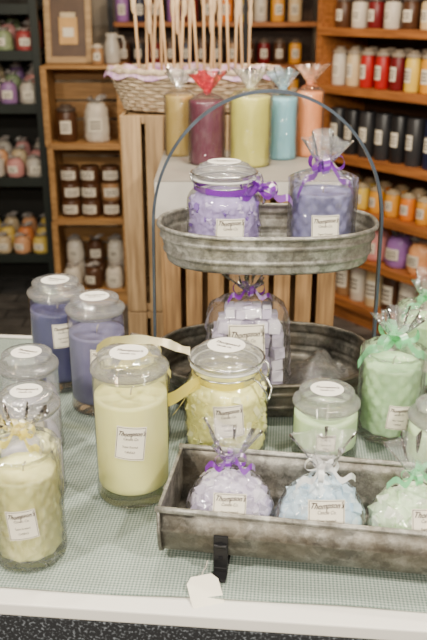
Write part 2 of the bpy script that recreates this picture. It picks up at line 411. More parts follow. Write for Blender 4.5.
def crumble_bag(label, loc, rx, sy, h, mats, rib, seed, lab, rz=0, plume=.04, n=170, size=.022, group='bags of wax crumbles', boww=.028, lean=-.3, tall=False, neck=1.22, cob=.13, bw=.008):
    t=thing('crumble_bag',label,'bag of candle wax',loc,rz,group)
    lump=noise.noise(Vector((seed*2.3,0,0)))
    pts=[(0,.94),(.12,1.0),(.28,1.0),(.45,.96),(.62,.86),(.78,.70),(.9,.50),(1.0,.30)] if not tall else [(0,.98),(.1,1.0),(.3,.99),(.55,.97),(.75,.95),(.88,.84),(1,.50)]
    def prof(f):
        for (a,b),(c,d) in zip(pts,pts[1:]):
            if f<=c: return rx*(b+(d-b)*(f-a)/(c-a))
        return rx*pts[-1][1]
    mb=MB()
    if tall: cube_stack(mb,rx*1.72,rx*sy*1.62,h*.93,size,seed,.005,len(mats))
    else: crumble_geo(mb,n,prof,h*.93,size,seed,.004,len(mats),sy,.76,.88,cob=cob)
    cr=mb.build('wax_crumbles',mats,t); cr['kind']='stuff'
    mb=MB(); ph=seed
    P=[(0,.001),(prof(0)*.9,.001)]+[(prof(f)*1.02,.003+f*h*1.03) for f in [i/26 for i in range(27)]]+[(rx*.30,h*(1+(neck-1)*.45)),(rx*.16,h*(1+(neck-1)*.8)),(rx*.09,h*neck)]
    def mod(r,z,a,j):
        k=max(0,(z/h-.6)); w=.004+.07*k
        s=1
        if tall and z<h*1.03: s=1/((abs(math.cos(a))**5+abs(math.sin(a))**5)**.2)
        q=noise.noise(Vector((math.cos(a)*3+ph,math.sin(a)*3,z*60)))
        q2=noise.noise(Vector((math.cos(a)*1.4+ph,math.sin(a)*1.4,z*18+7)))
        q3=noise.noise(Vector((math.cos(a)*7+ph,math.sin(a)*7,z*130)))
        return r*s*(1.02+w*math.sin(7*a+ph+z*30)+w*.7*math.sin(15*a-ph+z*50)+.05*q+.12*max(0,q2)+.02*q3), z
    mb.lathe(P,140,0,mod,sy=sy); mb.build('cellophane_wrap',[CELLO],t)
    add_plume(t,h*neck-.002,plume,.032,seed); add_bow(t,h*neck,boww,rib,4,bw,seed,tails=2,down=.35)
    lw,lh,lx,lz,lt=lab
    add_label(t,rx*sy*1.12,lz,lw,lh,0,lt,R=.12,lean=lean,lines=KB,x=lx)
    return t
LAVC=[pmat('lavender_crumble',(.70,.64,.80),.5,var=.10,scale=70),pmat('grey_lavender_crumble',(.54,.48,.66),.5,var=.08),pmat('pale_lavender_crumble',(.84,.80,.90),.5,var=.05)]
BLUC=[pmat('pale_blue_crumble',(.60,.78,.92),.5,var=.08,scale=70),pmat('ice_blue_crumble',(.80,.91,.98),.5,var=.05)]
GRNC=[pmat('pale_green_crumble',(.76,.95,.66),.5,var=.08,scale=70),pmat('mint_crumble',(.92,.99,.84),.5,var=.05)]
YELC=[pmat('yellow_crumble',(1.0,.95,.38),.5,var=.08,scale=70),pmat('pale_yellow_crumble',(1,.98,.58),.5,var=.05)]
PURC=[pmat('lilac_crumble',(.40,.32,.60),.5,var=.2,scale=60),pmat('mid_lilac_crumble',(.60,.52,.76),.5,var=.1),pmat('violet_crumble',(.25,.14,.48),.5,var=.05)]
TZ=.7645
crumble_bag('bag of lavender wax crumbles tied with purple ribbon',(.022,.908,TZ),.0575,1.0,.078,LAVC,RIB_P,21,(.042,.037,-.002,.071,-.05),n=170,size=.018,cob=.15,neck=1.30,lean=-.34,boww=.022)
crumble_bag('bag of pale blue wax crumbles tied with white ribbon',(.141,.890,TZ),.0570,1.0,.078,BLUC,RIB_W,22,(.046,.041,-.002,.071,.0),n=170,size=.018,cob=.15,neck=1.30,lean=-.34,boww=.028)
crumble_bag('bag of pale green wax crumbles tied with green ribbon',(.258,.872,TZ),.0560,1.0,.078,GRNC,RIB_G,23,(.044,.039,.004,.071,.03),n=170,size=.018,cob=.15,neck=1.30,lean=-.34,boww=.025)
crumble_bag('large bag of pale lilac wax cubes with purple ribbon',(.062,1.335,.7600),.074,.66,.172,LAVC,RIB_P,24,(.064,.072,-.004,.110,.03),size=.0225,tall=True,lean=-.08,boww=.028,plume=.024,neck=1.12)
t=thing('cellophane_sheet','crumpled sheet of clear cellophane lying in lower tray','wrapping',(.196,1.36,.7605))
mb=MB(); nn=26; vs=[]
for j in range(nn+1):
    for i in range(nn+1):
        x=(i/nn-.5)*.11; y=(j/nn-.5)*.12; q=noise.noise(Vector((x*28,y*28,4)))*.022+noise.noise(Vector((x*70,y*70,1)))*.008
        vs.append((x,y,max(.001,.055*math.exp(-((x/.045)**2+(y/.05)**2))+q)))
mb.add(vs,[(j*(nn+1)+i,j*(nn+1)+i+1,(j+1)*(nn+1)+i+1,(j+1)*(nn+1)+i) for j in range(nn) for i in range(nn)])
mb.build('sheet',[CELLOP],t)

# ---------------------------------------------------------------- clip top jars
def clip_jar(label, loc, S, mats, rib, seed, rz, fill=.80, n=90):
    t=thing('clip_top_jar',label,'jar',loc,rz,'clip-top jars of wax crumbles')
    P=[(0,0),(.054,0),(.060,.003),(.0635,.010),(.0635,.10),(.063,.108),(.059,.117),(.052,.124),(.048,.129),(.0475,.134),(.051,.137),(.051,.141),(.046,.141)]
    mb=MB(); mb.lathe([(a*S,b*S) for a,b in P],56)
    mb.lathe([(0,.007*S),(.050*S,.007*S),(.056*S,.010*S)],40)
    mb.build('glass_jar',[GLASS],t)
    mb=MB(); hh=.125*S*fill
    def rf(f): return .0605*S if f<.85 else .0605*S*(1-(f-.85)*1.2)
    crumble_geo(mb,n,rf,hh,.013*S,seed,.010,len(mats),lo=.86,hi=.92,cob=.12)
    o=mb.build('wax_crumbles',mats,t); o['kind']='stuff'
    mb=MB(); mb.lathe([(.048*S,.1405*S),(.0535*S,.1405*S),(.0535*S,.1435*S),(.048*S,.1435*S)],40); mb.build('gasket',[RUBBER],t)
    mb=MB(); L=[(0,.141),(.046,.141),(.053,.144),(.0545,.149),(.0535,.154),(.050,.157),(.047,.157),(.045,.160),(.041,.165),(.031,.168),(0,.169)]
    mb.lathe([(a*S,b*S) for a,b in L],56); lid=mb.build('lid',[LIDG],t,label='domed clear glass lid with sticker'); add_sticker(lid,.1698*S,.028*S)
    mb=MB(); r=.0016*S
    ring=lambda rr,z:[(rr*S*math.cos(2*pi*i/40),rr*S*math.sin(2*pi*i/40),z*S) for i in range(40)]
    mb.tube(ring(.0492,.131),r,0,6,True); mb.tube(ring(.0555,.152),r,0,6,True)
    for sg in (-1,1):
        mb.tube([(.050*S,sg*.012*S,.131*S),(.059*S,sg*.012*S,.127*S),(.070*S,sg*.010*S,.112*S),(.069*S,sg*.004*S,.098*S),(.067*S,0,.095*S)],r,0,6)
        mb.tube([(.0545*S,sg*.014*S,.152*S),(.060*S,sg*.015*S,.148*S),(.064*S,sg*.012*S,.138*S),(.060*S,sg*.012*S,.126*S)],r,0,6)
    mb.tube([(-.049*S,.008*S,.131*S),(-.056*S,.006*S,.142*S),(-.0555*S,.004*S,.152*S)],r,0,6)
    mb.tube([(-.049*S,-.008*S,.131*S),(-.056*S,-.006*S,.142*S),(-.0555*S,-.004*S,.152*S)],r,0,6)
    mb.build('wire_clasp',[WIRE],t)
    mb=MB()
    rg=[((.0510+.001*math.sin(5*a))*S*math.cos(a),(.0510+.001*math.sin(5*a))*S*math.sin(a),(.127+.002*math.sin(2*a+1))*S) for a in [2*pi*i/48 for i in range(49)]]
    mb.strip(rg,(0,0,.010*S)); mb.build('neck_ribbon',[rib],t)
    return t
tj=clip_jar('clip-top glass jar of yellow wax crumbles with yellow ribbon',(.020,1.136,.7515),1.06,YELC,RIB_Y,31,-.5,.90,260)
add_label(tj,.0677,.082,.046,.054,.55,.08)
mb=MB()
mb.strip(smooth_path([(-.040,-.035,.133),(-.058,-.045,.128),(-.080,-.05,.114),(-.10,-.045,.106),(-.114,-.03,.108)]),(.0,.004,.020))
mb.strip(smooth_path([(-.040,-.035,.133),(-.060,-.05,.118),(-.072,-.055,.100),(-.080,-.05,.088)]),(.008,.004,.010))
mb.build('ribbon_tail',[RIB_Y],tj,rot=(0,0,.5))
tj=clip_jar('clip-top jar of purple wax crumbles on upper tray',(.018,1.335,1.0085),1.0,PURC,RIB_P,32,.15,.90,240)
add_label(tj,.0637,.062,.048,.050,.0,-.03)
add_bow(tj,.126,.038,RIB_P,5,.012,41,c=(.056,-.02),tails=2,down=.4)

# ---------------------------------------------------------------- two tier stand
def oval_pan(name, rx, ry, h, flare, parent, z, mat, seg=96):
    t=.0018
    def ribf(f): return .0030*max(0,math.cos((f-.28)*2*pi*2.2))**3 if .12<f<.9 else 0
    prof=[(0,0,0),(.7,0,0),(1,-.004,0),(1,0,.004)]
    for i in range(1,25):
        f=i/24; prof.append((1,flare*f+ribf(f),.004+(h-.004)*f))
    prof+=[(1,flare+.004,h+.001),(1,flare+.005,h+.004),(1,flare+.003,h+.007),(1,flare-.001,h+.007),(1,flare-.003,h+.003)]
    for i in range(24,0,-1):
        f=i/24; prof.append((1,flare*f+ribf(f)-t*1.2,.004+(h-.004)*f))
    prof+=[(1,-.005,.003),(.7,0,.003),(0,0,.003)]
    vs=[];fs=[]; e=2/2.4
    for k,o,zz in prof:
        for i in range(seg):
            a=2*pi*i/seg; c,s_=math.cos(a),math.sin(a)
            cx=math.copysign(abs(c)**e,c); sx=math.copysign(abs(s_)**e,s_)
            dn=.0015*noise.noise(Vector((c*4,s_*4,zz*20))) if k==1 and zz>.01 else 0
            vs.append(((rx*k+(o+dn)*(1 if k else 0))*cx,(ry*k+(o+dn)*(1 if k else 0))*sx,zz))
    for j in range(len(prof)-1):
        for i in range(seg):
            k=(i+1)%seg; fs.append((j*seg+i,j*seg+k,(j+1)*seg+k,(j+1)*seg+i))
    mb=MB(); mb.add(vs,fs,0); return mb.build(name,[mat],parent,(0,0,z))
SX,SY=.094,1.362
st=thing('tiered_tray_stand','two-tier oval galvanised metal tray stand with arched strap handle','tiered tray',(SX,SY,.7505))
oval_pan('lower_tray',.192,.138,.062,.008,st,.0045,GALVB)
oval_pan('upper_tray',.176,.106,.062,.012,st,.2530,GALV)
HW=.199
mb=MB(); path=[]
for i in range(9): path.append((-HW-.004+.004*i/8,.012+(.31-.012)*i/8))
for i in range(1,40):
    a=pi-pi*i/40; path.append((HW*math.cos(a),.31+.228*math.sin(a)))
for i in range(9): path.append((HW+.004*i/8,.31-(.31-.012)*i/8))
vs=[];fs=[]
for i,(x,z) in enumerate(path):
    x0,z0=path[max(i-1,0)]; x1,z1=path[min(i+1,len(path)-1)]
    d=Vector((x1-x0,0,z1-z0)).normalized(); n=Vector((-d.z,0,d.x))
    for sn,sy_ in ((-1,-1),(1,-1),(1,1),(-1,1)):
        vs.append(Vector((x,0,z))+n*sn*.0024+Vector((0,sy_*.007,0)))
for i in range(len(path)-1):
    for k in range(4):
        l=(k+1)%4; fs.append((i*4+k,i*4+l,i*4+4+l,i*4+4+k))
mb.add(vs,fs,0,True)
mb.build('handle',[STRAP],st,label='dark arched metal strap handle')

# ---------------------------------------------------------------- trough
tr=thing('metal_trough','long weathered galvanised feed trough on black brackets holding bags','trough',(-.057,.920,.7505),math.radians(-9))
prof=[(.076,.082),(.075,.06),(.074,.036),(.070,.020),(.060,.0125),(.03,.011),(-.03,.011),(-.060,.0125),(-.070,.020),(-.074,.034),(-.0765,.050),(-.0780,.053),(-.0755,.056),(-.076,.082)]
LEN=.62; nx=12
vs=[(LEN*i/nx,y,z) for i in range(nx+1) for y,z in prof]; m=len(prof)
fs=[(i*m+j,i*m+j+1,(i+1)*m+j+1,(i+1)*m+j) for i in range(nx) for j in range(m-1)]
mb=MB(); mb.add(vs,fs,0)
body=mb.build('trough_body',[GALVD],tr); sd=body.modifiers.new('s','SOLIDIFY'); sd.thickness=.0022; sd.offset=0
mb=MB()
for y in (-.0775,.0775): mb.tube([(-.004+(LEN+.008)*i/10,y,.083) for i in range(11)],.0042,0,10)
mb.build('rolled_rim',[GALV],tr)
for X in (0,LEN):
    mb=MB(); p2=[(y*1.03,z-.001 if z<.08 else z+.002) for y,z in prof]
    vs=[(X-.002,y,z) for y,z in p2]+[(X+.002,y,z) for y,z in p2]
    fs=[tuple(range(m)),tuple(range(2*m-1,m-1,-1))]+[(j,m+j,m+(j+1)%m,(j+1)%m) for j in range(m)]
    mb.add(vs,fs,0,True); mb.tube([(X,y,z) for y,z in p2],.0026,0,8)
    mb.build('end_plate',[GALVD],tr)
for X in (.080,.50):
    mb=MB(); mb.box((X,-.083,.031),(.018,.004,.050)); mb.box((X,-.092,.0025),(.018,.022,.003)); mb.box((X,0,.0065),(.018,.17,.004))
    mb.box((X,-.084,.0055),(.018,.004,.009)); mb.box((X,.083,.028),(.018,.004,.054))
    for z in (.026,.046): mb.lathe([(0,.0),(.003,0)],10,0,c=(X,-.0862,z))
    mb.tube([(X-.008,-.086,.043),(X+.008,-.086,.043)],.003,0,8)
    mb.build('bracket',[BLACK],tr,bevel=.0008,label='black iron foot bracket')

# tag
t=thing('swing_tag','small white card swing tag with string below the trough','tag',(-.010,.786,.7535),math.radians(16))
mb=MB(); mb.add([(-.020,-.022,0),(.020,-.022,0),(.020,.014,.001),(.013,.022,.002),(-.013,.022,.002),(-.020,.014,.001)],[(0,1,2,3,4,5)],0)
mb.build('card',[PAPER],t,rot=(math.radians(22),0,0))
mb=MB(); mb.tube([(0,.018,.008),(.004,.026,.010),(.010,.034,.008),(.014,.040,.014)],.0007,0,6); mb.build('string',[WICK],t)

# ---------------------------------------------------------------- display table and cloth
TY=math.radians(-5.3)
m, nt, out = newmat('dark_speckled_skirt')
p=N(nt,'ShaderNodeBsdfPrincipled',Roughness=.8)
tc=N(nt,'ShaderNodeTexCoord'); no=N(nt,'ShaderNodeTexNoise',Scale=260.0,Detail=2.0); r=N(nt,'ShaderNodeValToRGB')
r.color_ramp.elements[0].position=.54; r.color_ramp.elements[0].color=(.012,.013,.016,1); r.color_ramp.elements[1].position=.70; r.color_ramp.elements[1].color=(.18,.20,.23,1)
nt.links.new(tc.outputs['Object'],no.inputs['Vector']); nt.links.new(no.outputs['Fac'],r.inputs[0]); nt.links.new(r.outputs[0],p.inputs['Base Color']); nt.links.new(p.outputs[0],out.inputs['Surface'])
SPECK=m
tb=thing('display_table','white laminate display table with dark speckled skirt','table',(0,1.155,0),TY)
mb=MB(); mb.box((0,.010,.7380),(1.7,.826,.018)); mb.build('table_top',[WHITEP],tb,bevel=.002)
mb=MB()
mb.box((0,-.398,.54),(1.68,.012,.376)); mb.box((0,.36,.67),(1.5,.02,.10))
for sx in (-1,1): mb.box((sx*.75,0,.67),(.02,.72,.10))
mb.build('skirt',[SPECK],tb,label='dark speckled table skirt')
for sx in (-1,1):
    for sy_ in (-1,1):
        mb=MB(); mb.box((sx*.78,sy_*.36,.36),(.05,.05,.72)); mb.build('leg',[WHITEP],tb,bevel=.002)
m, nt, out = newmat('woven_check_cloth')
p=N(nt,'ShaderNodeBsdfPrincipled',Roughness=.9); p.inputs['Specular IOR Level'].default_value=.1
tc=N(nt,'ShaderNodeTexCoord')
sep=N(nt,'ShaderNodeSeparateXYZ'); nt.links.new(tc.outputs['Object'],sep.inputs[0])
outs=[]
for ax in ('X','Y'):
    mu=N(nt,'ShaderNodeMath',operation='MULTIPLY'); mu.inputs[1].default_value=2*pi/.0046
    sn=N(nt,'ShaderNodeMath',operation='SINE'); gt=N(nt,'ShaderNodeMath',operation='GREATER_THAN'); gt.inputs[1].default_value=0
    nt.links.new(sep.outputs[ax],mu.inputs[0]); nt.links.new(mu.outputs[0],sn.inputs[0]); nt.links.new(sn.outputs[0],gt.inputs[0]); outs.append(gt)
ad=N(nt,'ShaderNodeMath',operation='ADD'); nt.links.new(outs[0].outputs[0],ad.inputs[0]); nt.links.new(outs[1].outputs[0],ad.inputs[1])
hf=N(nt,'ShaderNodeMath',operation='MULTIPLY'); hf.inputs[1].default_value=.5; nt.links.new(ad.outputs[0],hf.inputs[0])
rp=N(nt,'ShaderNodeValToRGB'); rp.color_ramp.elements[0].color=(.38,.425,.38,1); rp.color_ramp.elements[1].color=(.13,.185,.165,1)
nt.links.new(hf.outputs[0],rp.inputs[0])
no=N(nt,'ShaderNodeTexNoise',Scale=300.0,Detail=2.0); nt.links.new(tc.outputs['Object'],no.inputs['Vector'])
mx=N(nt,'ShaderNodeMixRGB',blend_type='OVERLAY'); mx.inputs[0].default_value=.2
nt.links.new(rp.outputs[0],mx.inputs[1]); nt.links.new(no.outputs['Fac'],mx.inputs[2]); nt.links.new(mx.outputs[0],p.inputs['Base Color'])
bm=N(nt,'ShaderNodeBump',Strength=.3,Distance=.001); nt.links.new(no.outputs['Fac'],bm.inputs['Height']); nt.links.new(bm.outputs[0],p.inputs['Normal'])
nt.links.new(p.outputs[0],out.inputs['Surface']); CLOTH=m
mb=MB(); nx,ny=110,60; vs=[]
for j in range(ny+1):
    for i in range(nx+1):
        x=-.72+1.44*i/nx; y=-.375+.775*j/ny
        fr=max(0,1-j/8.0)
        z=.0008*(math.sin(x*23+y*11)*math.sin(y*17-x*5)) + fr*.0022*(1+math.sin(x*31+1.3))*.5
        vs.append((x,y+.003*math.sin(x*9)*fr,.0008+max(0,z)))
fs=[(j*(nx+1)+i,j*(nx+1)+i+1,(j+1)*(nx+1)+i+1,(j+1)*(nx+1)+i) for j in range(ny) for i in range(nx)]
mb.add(vs,fs,0)
cl=mb.build('table_cloth',[CLOTH],None,(0,1.155,.7472),(0,0,TY))
sd=cl.modifiers.new('s','SOLIDIFY'); sd.thickness=.0014; sd.offset=1
tag(cl,'grey-green finely checked woven cloth spread over the white table','tablecloth')

# ---------------------------------------------------------------- centre stand
def upright_crate(w,d,h,name,label,loc,rz=0,group='upright slatted crates',slats=5,mat=None,gap=.80):
    mb=MB(); th=.009
    sw=w/slats*gap
    for i in range(slats):
        x=-w/2+w/slats*(i+.5)
        mb.box((x,-d/2+th/2,h/2),(sw,th,h-.002)); mb.box((x,d/2-th/2,h/2),(w/slats,th,h-.002))
    ns=max(2,int(d/.1))
    for i in range(ns):
        y=-d/2+d/ns*(i+.5)
        for sx in (-1,1): mb.box((sx*(w/2-th/2)+sx*.0,y,h/2),(th,d/ns*.84,h-.002))
    for z in (.012,h-.012):
        mb.box((0,-d/2+th+.006,z),(w-.03,.012,.022)); mb.box((0,d/2-th-.006,z),(w-.03,.012,.022)); mb.box((0,0,z),(w-.03,d-.05,.012))
    o=mb.build(name,[mat or PINE],None,loc,(0,0,rz),bevel=.0012); tag(o,label,'crate',group); return o
for z in (0,.571): upright_crate(.50,.30,.569,'wooden_crate','pale pine crate on end with vertical slats under basket',(-.005,2.37,z+.001),0,slats=8)
for z in (0,.516):
    for x in (-.020,.187): upright_crate(.204,.36,.514,'wooden_crate','brown pine slatted crate stacked under the display board',(x,1.965,z+.001),0,slats=4,mat=PINED,gap=.74)
BZ=1.0325
mb=MB(); mb.box((0,0,.012),(.43,.40,.024),0); n=30
vs=[]
for j in range(2):
    for i in range(n+1):
        drop=.028+.055*max(0,1-i/14)
        vs.append((-.214+.428*i/n,-.2025-.003*j*(1+math.sin(i*1.1)),.022-j*drop))
mb.add(vs,[(i,i+1,n+2+i,n+1+i) for i in range(n)],1)
o=mb.build('display_board',[pmat('grey_board',(.27,.245,.21),.7,var=.06),pmat('white_paper_drop',(.52,.49,.44),.8,var=.05)],None,(.083,1.965,BZ)); tag(o,'grey display board with slanted white paper front on crates','board')

def pillar(label,loc,R,H,col,tuft,seed):
    t=thing('wrapped_pillar_candle',label,'candle',loc,0,'wrapped pillar candles on the board')
    w=wax('pillar_wax',col,.1)
    mb=MB(); mb.lathe([(0,0),(R*.94,0),(R*.96,.003),(R*.96,H-.004),(R*.93,H),(R*.5,H-.002),(0,H-.004)],40); mb.build('wax',[w],t)
    add_wrap(t,R,H,H+.022,seed); add_plume(t,H+.020,.042,.038,seed,thin_glass('coloured_cellophane',tint=tuft,edge=tuple(c*.7 for c in tuft),base=.14,gain=1.2,rough=.14,bump=1,bscale=60,haze=.28,hazecol=tuft))
    add_bow(t,H+.020,.014,ribbonmat('tie_ribbon',tuft),3,.005,seed,tails=0)
Z=BZ+.0245
pillar('olive yellow wrapped pillar candle at the end of the row',(-.088,2.10,Z),.036,.150,(.55,.39,.10),(.85,.84,.8),51)
pillar('deep maroon pillar candle wrapped in cellophane with red tuft',(-.015,1.98,Z),.043,.150,(.13,.008,.04),(.85,.06,.10),52)
pillar('yellow-green pillar candle wrapped in cellophane',(.088,1.96,Z),.048,.162,(.70,.66,.14),(.85,.85,.8),53)
pillar('pale blue pillar candle wrapped in cellophane',(.172,2.05,Z),.037,.150,(.30,.64,.74),(.6,.78,.88),54)
pillar('peach pillar candle wrapped in cellophane with orange tuft',(.244,2.09,Z),.034,.160,(.90,.34,.11),(.95,.55,.35),55)

# basket with reeds
bk=thing('wicker_basket','whitewashed oval wicker basket with patterned lining on crates','basket',(-.055,2.36,1.1425))
mb=MB(); rows=11; hb=.105; BX=.195
for j in range(rows):
    f=j/(rows-1); rx=BX+.040*f; ry=.105+.03*f
    mb.tube([((rx+.005*math.sin(24*a+pi*(j%2)))*math.cos(a),(ry+.005*math.sin(24*a+pi*(j%2)))*math.sin(a),.006+hb*.92*f) for a in [2*pi*i/144 for i in range(144)]],.0052,0,5,True)
for k in range(48):
    a=2*pi*k/48; mb.tube([((BX+.040*f)*math.cos(a),(.105+.03*f)*math.sin(a),.002+hb*f) for f in (0,.5,1)],.0025,0,5)
mb.tube([((BX+.044)*math.cos(a),(.139)*math.sin(a),hb+.003+.002*math.sin(30*a)) for a in [2*pi*i/120 for i in range(120)]],.009,0,6,True)
mb.lathe([(0,.004),(BX-.005,.004)],48,0,sy=.5)
mb.build('basket_body',[pmat('whitewashed_wicker',(.60,.47,.32),.7,var=.35,scale=60)],bk)
mb=MB(); mb.lathe([(BX+.010,.075),(BX+.022,.085),(BX+.030,.108),(BX+.048,.113),(BX+.060,.092)],72,0,lambda r,z,a,j:(r,z+.006*math.sin(13*a)*(j>1)),sy=.57)
mb.build('fabric_lining',[pmat('pink_print_fabric',(.80,.58,.62),.9,col2=(.42,.18,.48),scale=45)],bk)
REED=pmat('natural_reed',(.64,.41,.21),.7,var=.15,scale=40,stretch=(1,1,.2)); REED2=pmat('light_reed_tip',(.72,.51,.30),.7)
rg=random.Random(5)
cl_=[(-.135,0),(-.095,.035),(-.055,-.02),(-.015,.035),(.03,0),(.075,.03),(.115,-.02),(.155,.035)]
for ci,(cx,cy) in enumerate(cl_):
    for k in range(3 if ci%2==0 and ci<6 else 2):
        x=cx+(k-1)*.014; y=cy+((k*2)%3-1)*.014
        L=rg.uniform(.27,.36); tx=(k-1)*.05+rg.uniform(-.015,.015); ty=((k*2)%3-1)*.04
        mb=MB(); p0=Vector((0,0,0)); p1=Vector((tx*L,ty*L,L))
        mb.tube([p0,p0.lerp(p1,.5),p1],.0040,0,8)
        mb.lathe([(.003,-.08),(.0065,-.070),(.0075,-.045),(.0055,-.03),(.0075,-.01),(.009,.0),(.006,.014),(0,.016)],10,1,c=tuple(p1))
        o=mb.build('reed_stick',[REED,REED2],None,(-.055+x,2.36+y,1.152)); tag(o,'natural carved wooden reed stick standing in wicker basket','reed stick','reed sticks in the wicker basket')

# ---------------------------------------------------------------- background stock
_mc={}
def colm(col): 
    k=('c',col)
    if k not in _mc: _mc[k]=pmat('stock_wax',col,.35,var=.06)
    return _mc[k]
TUFT=pmat('stock_cellophane',(.36,.33,.31),.15,var=.3,scale=60,bump=1,bscale=80)
def stock_mesh(kind,col,r,h,lid=(.5,.5,.5)):
    k=(kind,col,round(r,4),round(h,4),lid)
    if k in _mc: return _mc[k]
    mb=MB(); lh=.18*h if kind=='jar' else 0
    mats=[colm(col),colm(lid),PAPER,INK,TUFT]; R=r*1.01; half=.55
    if kind=='jar':
        b=h-lh
        mb.lathe([(0,0),(r*.9,0),(r,.006),(r,b*.9),(r*.93,b*.96),(r*.9,b)],20,0)
        mb.lathe([(r*.9,b),(r*1.0,b+.002),(r*1.0,b+lh*.45),(r*.8,b+lh*.6),(r*.55,b+lh*.65),(r*.6,h),(0,h)],20,1)
        lz=b*.5; lhh=b*.42
    elif kind in('pillar','bigpillar'):
        mb.lathe([(0,0),(r*.97,0),(r,.003),(r,h-.004),(r*.95,h),(r*.4,h-.003),(0,h-.004)],20,0)
        lz=h*.5; lhh=h*.3
        if kind=='bigpillar': lhh=h*.50; half=.85
    else:
        sd=int(col[0]*50+r*900+h*300)%97
        P=[(0,.0),(.86,.0),(1.0,.06),(1.04,.2),(1.02,.42),(1.0,.6),(.93,.74),(.78,.84),(.60,.90)]
        def mod(a,z,t,j):
            q=Vector((math.cos(t)*2.6,math.sin(t)*2.6,z*45+sd)); d,_=noise.voronoi(q)
            return a*(.92+.16*min(1,(d[1]-d[0])*1.6)),z
        PP=[]
        for (a,b),(c,d) in zip(P,P[1:]): PP+= [(a*r,b*h),((a+c)/2*r,(b+d)/2*h)]
        PP.append((P[-1][0]*r,P[-1][1]*h)); PP.append((0,P[-1][1]*h))
        mb.lathe(PP,36,0,mod)
        mb.lathe([(r*.30,h*.86),(r*.36,h*.92),(r*.55,h*.97),(r*.70,h)],28,4,lambda a,z,t,j:(a*(1+.4*j/3*math.sin(3*t+sd)+.15*math.sin(8*t)),z+.07*h*j/3*math.sin(2*t+sd)))
        lz=h*.42; lhh=h*.32; R=r*1.10
    vs=[];n=6
    for j in range(2):
        for i in range(n+1):
            a=-half+2*half*i/n; vs.append((R*math.sin(a),-R*math.cos(a),lz+(j-.5)*lhh))
    mb.add(vs,[(i,i+1,n+2+i,n+1+i) for i in range(n)],2)
    for q in (.22,-.02,-.25):
        vs=[]
        for j in range(2):
            for i in range(n+1):
                a=(-half+2*half*i/n)*.7; vs.append(((R+.0008)*math.sin(a),-(R+.0008)*math.cos(a),lz+q*lhh+(j-.5)*lhh*.09))
        mb.add(vs,[(i,i+1,n+2+i,n+1+i) for i in range(n)],3)
    me=mb.mesh('stock',mats); _mc[k]=me; return me
NM={'jar':('candle_jar','candle'),'pillar':('pillar_candle','candle'),'bigpillar':('pillar_candle','candle'),'bag':('wax_bag','bag of candle wax')}
def stock(kind,col,cname,where,loc,r,h,rz=0,lid=(.5,.5,.5),group=None):
    o=bpy.data.objects.new(NM[kind][0],stock_mesh(kind,col,r,h,lid)); C.objects.link(o); o.location=loc; o.rotation_euler=(0,0,rz)
    nm={'jar':'jar candle with lid','pillar':'pillar candle','bigpillar':'candle with large white label','bag':'tied cellophane bag of wax'}[kind]
    tag(o,f'{cname} {nm} {where}',NM[kind][1],group); return o

# right shelf unit
RA=math.radians(-53.6); ox,oy=.486,3.80
un=thing('shelf_unit','honey oak open shelving unit stocked with candles','shelving',(ox,oy,0),RA)
lev=[.10,.32,.54,.78,1.08,1.325,1.60]
UL=1.45; UD=.30
for z in lev:
    mb=MB(); mb.box((UL/2,UD/2,z-.011),(UL-.002,UD,.022)); mb.box((UL/2,-.004,z-.014),(UL,.012,.034)); mb.build('shelf',[OAK],un,bevel=.001)
for x in (-.012,UL+.012):
    mb=MB(); mb.box((x,UD/2,.85),(.024,UD+.02,1.70)); mb.build('side_panel',[OAK],un,bevel=.001)
mb=MB(); mb.box((UL/2,UD+.006,.85),(UL,.008,1.7)); mb.build('back_panel',[wood('dark_back_board',(.08,.035,.014),(.04,.018,.008))],un)
mb=MB(); mb.box((UL/2,.02,.04),(UL,.02,.08)); mb.build('plinth',[OAK],un)
def W(x,y): 
    c,s=math.cos(RA),math.sin(RA); return ox+x*c-y*s, oy+x*s+y*c
cols={'white':(.70,.64,.54),'cream':(.75,.58,.33),'red':(.48,.012,.012),'dark red':(.17,.008,.012),'orange':(.86,.24,.02),'amber':(.82,.38,.035),'brown':(.085,.034,.014),'tan':(.36,.20,.09),'black':(.015,.015,.017),'charcoal':(.032,.032,.036),'navy':(.013,.018,.055),'yellow':(.90,.64,.09),'purple':(.36,.17,.48),'pink':(.82,.34,.32),'peach':(.88,.42,.18),'green':(.28,.38,.18)}
def row(z,kind,names,r,h,x0,dx,y=.075,lid=(.5,.5,.5),where='standing on the oak shelf',jit=.004,group='candles on the oak shelves'):
    rg=random.Random(int(z*1000)+int(y*100))
    for i,nme in enumerate(names):
        X,Y=W(x0+i*dx,y+rg.uniform(-jit,jit))
        stock(kind,cols[nme],nme,where,(X,Y,z+.0005),r,h,RA+rg.uniform(-.2,.2),lid,group)
row(1.325,'jar',['brown','white','dark red','white','brown','cream','dark red','white','tan','brown','white','red'],.036,.13,.06,.095,lid=(.1,.08,.07))
row(1.08,'jar',['white','cream','red','red','dark red','yellow','amber','orange','brown','brown','red','tan','white','amber'],.033,.165,.05,.085,lid=(.46,.37,.27))
row(1.08,'jar',['cream','orange','white','dark red','red','amber','yellow','brown','tan','red','white','red'],.033,.165,.05,.10,y=.18,lid=(.46,.37,.27))
row(.78,'pillar',['charcoal','black','charcoal','charcoal','black','charcoal','navy','navy','navy','navy','black','black','navy'],.037,.20,.06,.092)
row(.54,'jar',['yellow','cream','yellow','amber','amber','orange','amber','yellow','orange','cream','brown','red'],.035,.12,.06,.09,lid=(.55,.42,.25))
row(.54,'jar',['amber','yellow','orange','amber','cream','orange','amber','yellow','cream','brown','red'],.035,.12,.08,.10,y=.18,lid=(.55,.42,.25))
row(.32,'bag',['cream','yellow','pink','purple','peach','orange','purple','peach','cream','pink'],.058,.155,.080,.132,y=.08,where='on the low oak shelf')
